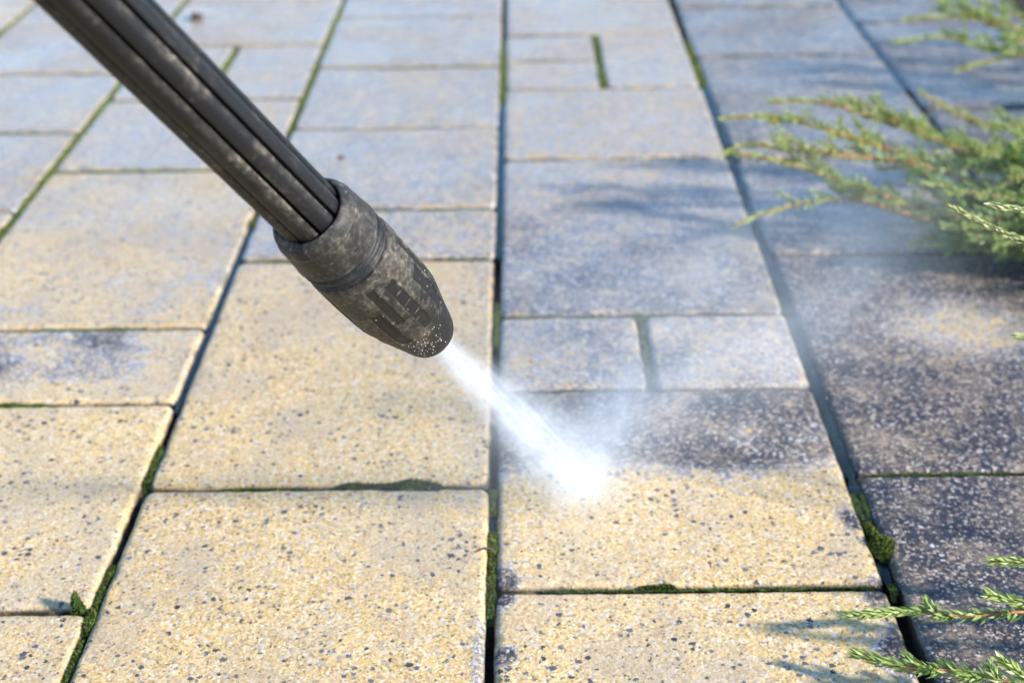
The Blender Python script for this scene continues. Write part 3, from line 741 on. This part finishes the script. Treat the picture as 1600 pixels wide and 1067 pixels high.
def branch(root, way, r0_=.0022, r1_=.0005, sub=.011, sublen=(.012, .03), young=.1, bare=.15, nl=.0052, wd=.0013, mat=M_NEED, start=0.0, tipsolo=.035, second=True, clothe=True, gap=.0016, tight=.55, opn=1.0):
    """way: world points from the base to the tip"""
    pts = catmull(way, 14); L = [0]
    for a, b in zip(pts, pts[1:]): L.append(L[-1] + (b - a).length)
    T_ = L[-1]; s = Sprig()
    s.tube(pts, [r0_ + (r1_ - r0_) * (l / T_) for l in L], 7)
    def pos(l):
        for i in range(len(L) - 1):
            if L[i + 1] >= l: f = (l - L[i]) / max(1e-9, L[i + 1] - L[i]); return pts[i].lerp(pts[i + 1], f), (pts[i + 1] - pts[i]).normalized()
        return pts[-1], (pts[-1] - pts[-2]).normalized()
    l = T_ * start; flip = 1
    while l < T_ - tipsolo:
        p, t_ = pos(l); flip = -flip
        sidev = t_.cross(Vector((0, 0, 1))).normalized() * flip
        d = (t_ * random.uniform(.7, 1.1) + sidev * random.uniform(.25, .9) + Vector((0, 0, random.uniform(-.1, .55)))).normalized()
        ln = random.uniform(*sublen) * (1 - .45 * l / T_)
        s.shoot(p, d, ln, nl, wd, young=young, gap=gap, tight=tight)
        if second and ln > .02:
            for _ in range(2):
                q = p + d * ln * random.uniform(.3, .7); d2 = (d + Vector((random.gauss(0, .5), random.gauss(0, .5), random.gauss(.1, .4)))).normalized(); s.shoot(q, d2, ln * .55, nl, wd, young=young, gap=gap, tight=tight)
        l += sub * random.uniform(.6, 1.4)
    # needles on the leader
    if clothe:
        l = T_ * max(start, bare); ph = 0
        while l < T_:
            p, t_ = pos(l); u = l / T_
            rr = r0_ + (r1_ - r0_) * u; ph += .9
            for w_ in range(3 if u > .8 else 2):
                a = t_.orthogonal().normalized(); rad = Matrix.Rotation(ph + w_ * 2.1, 3, t_) @ a
                op = random.uniform(.35, .8) if l < T_ - tipsolo else random.uniform(.18, .5)
                op *= opn
                nd = (t_ * cos(op) + rad * sin(op)).normalized(); s.needle(p + rad * rr, nd, nl * random.uniform(.8, 1.15), wd, random.random(), min(1, young + .6 * sstep(.75, 1, np.array(u)) + random.gauss(0, .08)))
            l += (gap * 2.2 if l < T_ - tipsolo else gap)
    b = mesh_np('branch', s.bV, s.bF, M_BARK); c = pts[0]; recenter(b, c)
    f = mesh_np('foliage', s.nV, s.nF, mat, None, False, {'rnd': np.array(s.rnd), 'tip': np.array(s.tip, dtype=float)}); recenter(f, c)
    b.parent = root; b.location = c - Vector(root.location); f.parent = b; f.location = (0, 0, 0)
    return b
def wp(root_p, lst, k=1.0):
    out = [Vector(root_p)]
    for (x, y, z) in lst:
        gz = (gnd(x, y)).dot(fw) - CH * -fw.z * -1 if False else (gnd(x, y) - Vector((0, 0, CH))).dot(fw)
        out.append(at(x, y, min(z * k, gz * .965)))
    return out

# the middle shrub reaching over the paving
rB = Vector((.66, 1.02, -.04)); jb = empty('juniper_shrub', rB)
tag(jb, 'spreading juniper reaching over the wet slabs at the right, reddish twigs, out of focus', 'juniper shrub', 'junipers at the edge of the paving')
main = [
 [(1760, 260, 1.08), (1600, 252, 1.07), (1440, 210, 1.05), (1300, 163, 1.04), (1205, 158, 1.04)],
 [(1780, 300, 1.06), (1640, 280, 1.05), (1500, 235, 1.04), (1400, 190, 1.04), (1330, 152, 1.05)],
 [(1760, 330, 1.04), (1600, 330, 1.03), (1480, 300, 1.02), (1400, 240, 1.01), (1300, 205, 1.0), (1200, 182, 1.0), (1125, 186, 1.0)],
 [(1800, 380, 1.02), (1640, 350, 1.01), (1480, 270, 1.0), (1380, 250, .99), (1240, 235, .98), (1170, 226, .98), (1125, 242, .98)],
 [(1780, 400, 1.0), (1600, 372, .99), (1450, 330, .98), (1330, 290, .97), (1240, 258, .97), (1150, 238, .97)],
 [(1760, 420, .98), (1600, 385, .98), (1450, 345, .97), (1360, 318, .96), (1290, 312, .96), (1200, 332, .96), (1146, 354, .96)],
 [(1780, 420, .97), (1640, 400, .96), (1540, 385, .96), (1460, 372, .96), (1420, 385, .96)],
 [(1780, 320, 1.1), (1660, 290, 1.1), (1540, 262, 1.1), (1430, 262, 1.1), (1370, 262, 1.1)],
 [(1800, 220, 1.12), (1700, 200, 1.12), (1600, 200, 1.12), (1520, 190, 1.12), (1440, 145, 1.12)],
 [(1800, 380, 1.05), (1700, 350, 1.05), (1590, 320, 1.05), (1500, 320, 1.05), (1440, 290, 1.05)],
]
for i, m_ in enumerate(main):
    branch(jb, wp(rB, m_, 1.12), .0036, .0008, .0085, (.018, .044), young=.28, start=.30, tipsolo=.05, bare=.3, nl=.0072, wd=.0016, gap=.0036, tight=.80)
for k in range(20):
    x = random.uniform(1560, 1750); y = random.uniform(210, 400); z = random.uniform(.96, 1.12)
    xe = x - random.uniform(60, 170); ye = y + random.uniform(-40, 30)
    branch(jb, wp(rB, [(x + 160, y + 20, z + .02), (x, y, z), (xe, ye, z)], 1.07), .0026, .0006, .008, (.018, .04), young=.1, start=.2, tipsolo=.02, nl=.0062, wd=.0018, gap=.0024)

for k in range(14):
    x = random.uniform(1560, 1700); y = random.uniform(330, 405)
    branch(jb, wp(rB, [(x + 150, y + 20, 1.06), (x, y, 1.03), (x - random.uniform(40, 130), y + random.uniform(-25, 20), 1.02)], 1.0), .0026, .0008, .007, (.018, .036), young=0, start=.25, tipsolo=.02, nl=.0068, wd=.0017, gap=.0026)

rC = Vector((.86, 1.55, -.04)); jc = empty('juniper_shrub', rC)
tag(jc, 'strongly blurred juniper in the far right corner behind the larger one', 'juniper shrub', 'junipers at the edge of the paving')
for m_ in [
 [(1750, 110, 1.42), (1620, 72, 1.42), (1540, 35, 1.42), (1480, 5, 1.42), (1420, -15, 1.42)],
 [(1750, 90, 1.45), (1640, 40, 1.45), (1560, 15, 1.45), (1500, -20, 1.45)],
 [(1750, 130, 1.40), (1640, 70, 1.40), (1560, 35, 1.4), (1490, 26, 1.4), (1415, 30, 1.4)],
 [(1780, 150, 1.38), (1640, 95, 1.38), (1540, 75, 1.38), (1470, 58, 1.38), (1400, 66, 1.38)],
 [(1780, 160, 1.36), (1680, 110, 1.36), (1600, 88, 1.36), (1540, 98, 1.36), (1500, 108, 1.36)],
 [(1780, 60, 1.5), (1680, 20, 1.5), (1600, -10, 1.5), (1540, -30, 1.5)]]:
    branch(jc, wp(rC, m_), .0032, .0007, .011, (.02, .045), young=.3, start=.3, tipsolo=.05, nl=.0068, wd=.0019, gap=.0028)

rD = Vector((.50, .52, -.04)); jd = empty('juniper_shrub', rD)
tag(jd, 'nearest juniper, its sharp green sprigs crossing the dark slabs at the right edge', 'juniper shrub', 'junipers at the edge of the paving')
S1 = branch(jd, wp(rD, [(1850, 960, .688), (1700, 950, .688), (1600, 955, .684), (1500, 962, .682), (1420, 955, .682), (1322, 961, .680)]), .0016, .0007, .0115, (.008, .017), young=.12, start=.45, tipsolo=.04, nl=.0062, wd=.0019, second=False)
S2 = branch(jd, wp(rD, [(1850, 1130, .64), (1700, 1100, .645), (1600, 1072, .652), (1500, 1050, .658), (1420, 1042, .661), (1336, 1020, .665)]), .0016, .0007, .0095, (.010, .020), young=.15, start=.45, tipsolo=.026, nl=.0068, wd=.0019, second=False)
S3 = branch(jd, wp(rD, [(1850, 900, .68), (1700, 885, .68), (1620, 878, .68), (1552, 876, .68)]), .0012, .0006, .012, (.008, .014), young=.08, start=.5, tipsolo=.02, nl=.0060, wd=.0019, second=False)
S3 = branch(jd, wp(rD, [(1850, 990, .65), (1720, 965, .645), (1640, 950, .64), (1545, 928, .64)]), .0010, .0005, .008, (.006, .012), young=.05, start=.5, tipsolo=.02, nl=.0064, wd=.0019, second=False)
S3 = branch(jd, wp(rD, [(1850, 1140, .62), (1720, 1100, .62), (1640, 1080, .62), (1562, 1030, .62)]), .0010, .0005, .008, (.006, .012), young=.1, start=.5, tipsolo=.02, nl=.0064, wd=.0019, second=False)
S4 = branch(jd, wp(rD, [(1850, 480, .70), (1720, 430, .71), (1620, 385, .715), (1550, 356, .715), (1494, 328, .715)]), .0013, .0006, .03, (.004, .007), young=.5, start=.5, tipsolo=.09, nl=.0052, wd=.0020, gap=.0014, opn=.55, mat=M_NEED_PALE, second=False)
S5 = branch(jd, wp(rD, [(1850, 400, .68), (1720, 355, .68), (1640, 333, .68), (1600, 328, .68), (1548, 322, .68)]), .0012, .0006, .03, (.004, .007), young=.6, start=.5, tipsolo=.08, nl=.0050, wd=.0020, gap=.0014, opn=.55, mat=M_NEED_PALE, second=False)
S6 = branch(jd, wp(rD, [(1850, 560, .68), (1740, 545, .68), (1660, 530, .68), (1596, 526, .68)]), .0012, .0006, .03, (.004, .007), young=.4, start=.5, tipsolo=.06, nl=.0050, wd=.0020, gap=.0014, opn=.55, mat=M_NEED_PALE, second=False)

# ------------------------------------------------------------------ small debris
M_LEAF = mat_simple("dead_leaf", (.04, .022, .012), (.12, .07, .035), 200, .7, .5, .001)
def crumb(name, px, py, rx, ry, rz, label, cat, mat, seed):
    p = gnd(px, py); V = []
    for v in IV:
        n = .65 + .7 * float(fbm(np.array(v.x * 1.7 + seed), np.array(v.y * 1.7 + v.z * 2 + seed), 3)); V.append(p + Vector((v.x * rx * n, v.y * ry * n, (v.z * .9 + .75) * rz * n)))
    o = mesh_np(name, V, IF, mat); recenter(o, p); tag(o, label, cat); return o
crumb('dead_leaf', 308, 32, .0085, .010, .005, 'curled brown leaf scrap lying on a far slab beside the lance', 'leaf scrap', M_LEAF, 2.0)
crumb('soil_crumb', 533, 248, .0032, .004, .0015, 'tiny reddish soil crumb on the wet slab above the nozzle collar', 'soil crumb', M_LEAF, 5.0)
def wedge():
    # dark tuft of old moss standing up at the joint crossing, lower left
    c = gnd(124, 952); V = []; F = []; T = []
    segs_ = []
    a, b = gnd(112, 952), gnd(136, 952)
    V, F, T = moss_arrays([((a.x, a.y, 0), (b.x, b.y, 0), .0030, .0, .007, 60)])
    for _ in range(520):
        u = random.random(); hh = (.012 * (1 - abs(u - .35) * 1.6)) * random.random() ** .6
        p = a.lerp(b, .12 + .7 * u) + Vector((0, random.gauss(0, .0012), -.001 + max(0, hh)))
        ax = Vector((random.gauss(0, .5), random.gauss(0, .5), 1)).normalized() * random.uniform(.0012, .0026); sd_ = ax.orthogonal().normalized() * .0005
        o = len(V); V += [p - sd_, p + sd_, p + ax]; F.append((o, o + 1, o + 2)); T += [0.02] * 3
    o = mesh_np('moss_clump', V, F, M_MOSS, None, True, {'tone': T}); recenter(o, c); tag(o, 'upright near black moss tuft at the joint crossing in the lower left corner', 'moss clump', 'moss clumps swelling out of the joints')
wedge()
def twig():
    s = Sprig(); a, b = gnd(743, 862, .001), gnd(772, 858, -.001); s.tube([a, a.lerp(b, .5) + Vector((0, .001, .0012)), b], [.0003, .0007, .0005], 6)
    o = mesh_np('twig', s.bV, s.bF, M_LEAF); recenter(o, a); tag(o, 'short dark twig poking from the mossy middle joint in the foreground', 'twig')
twig()
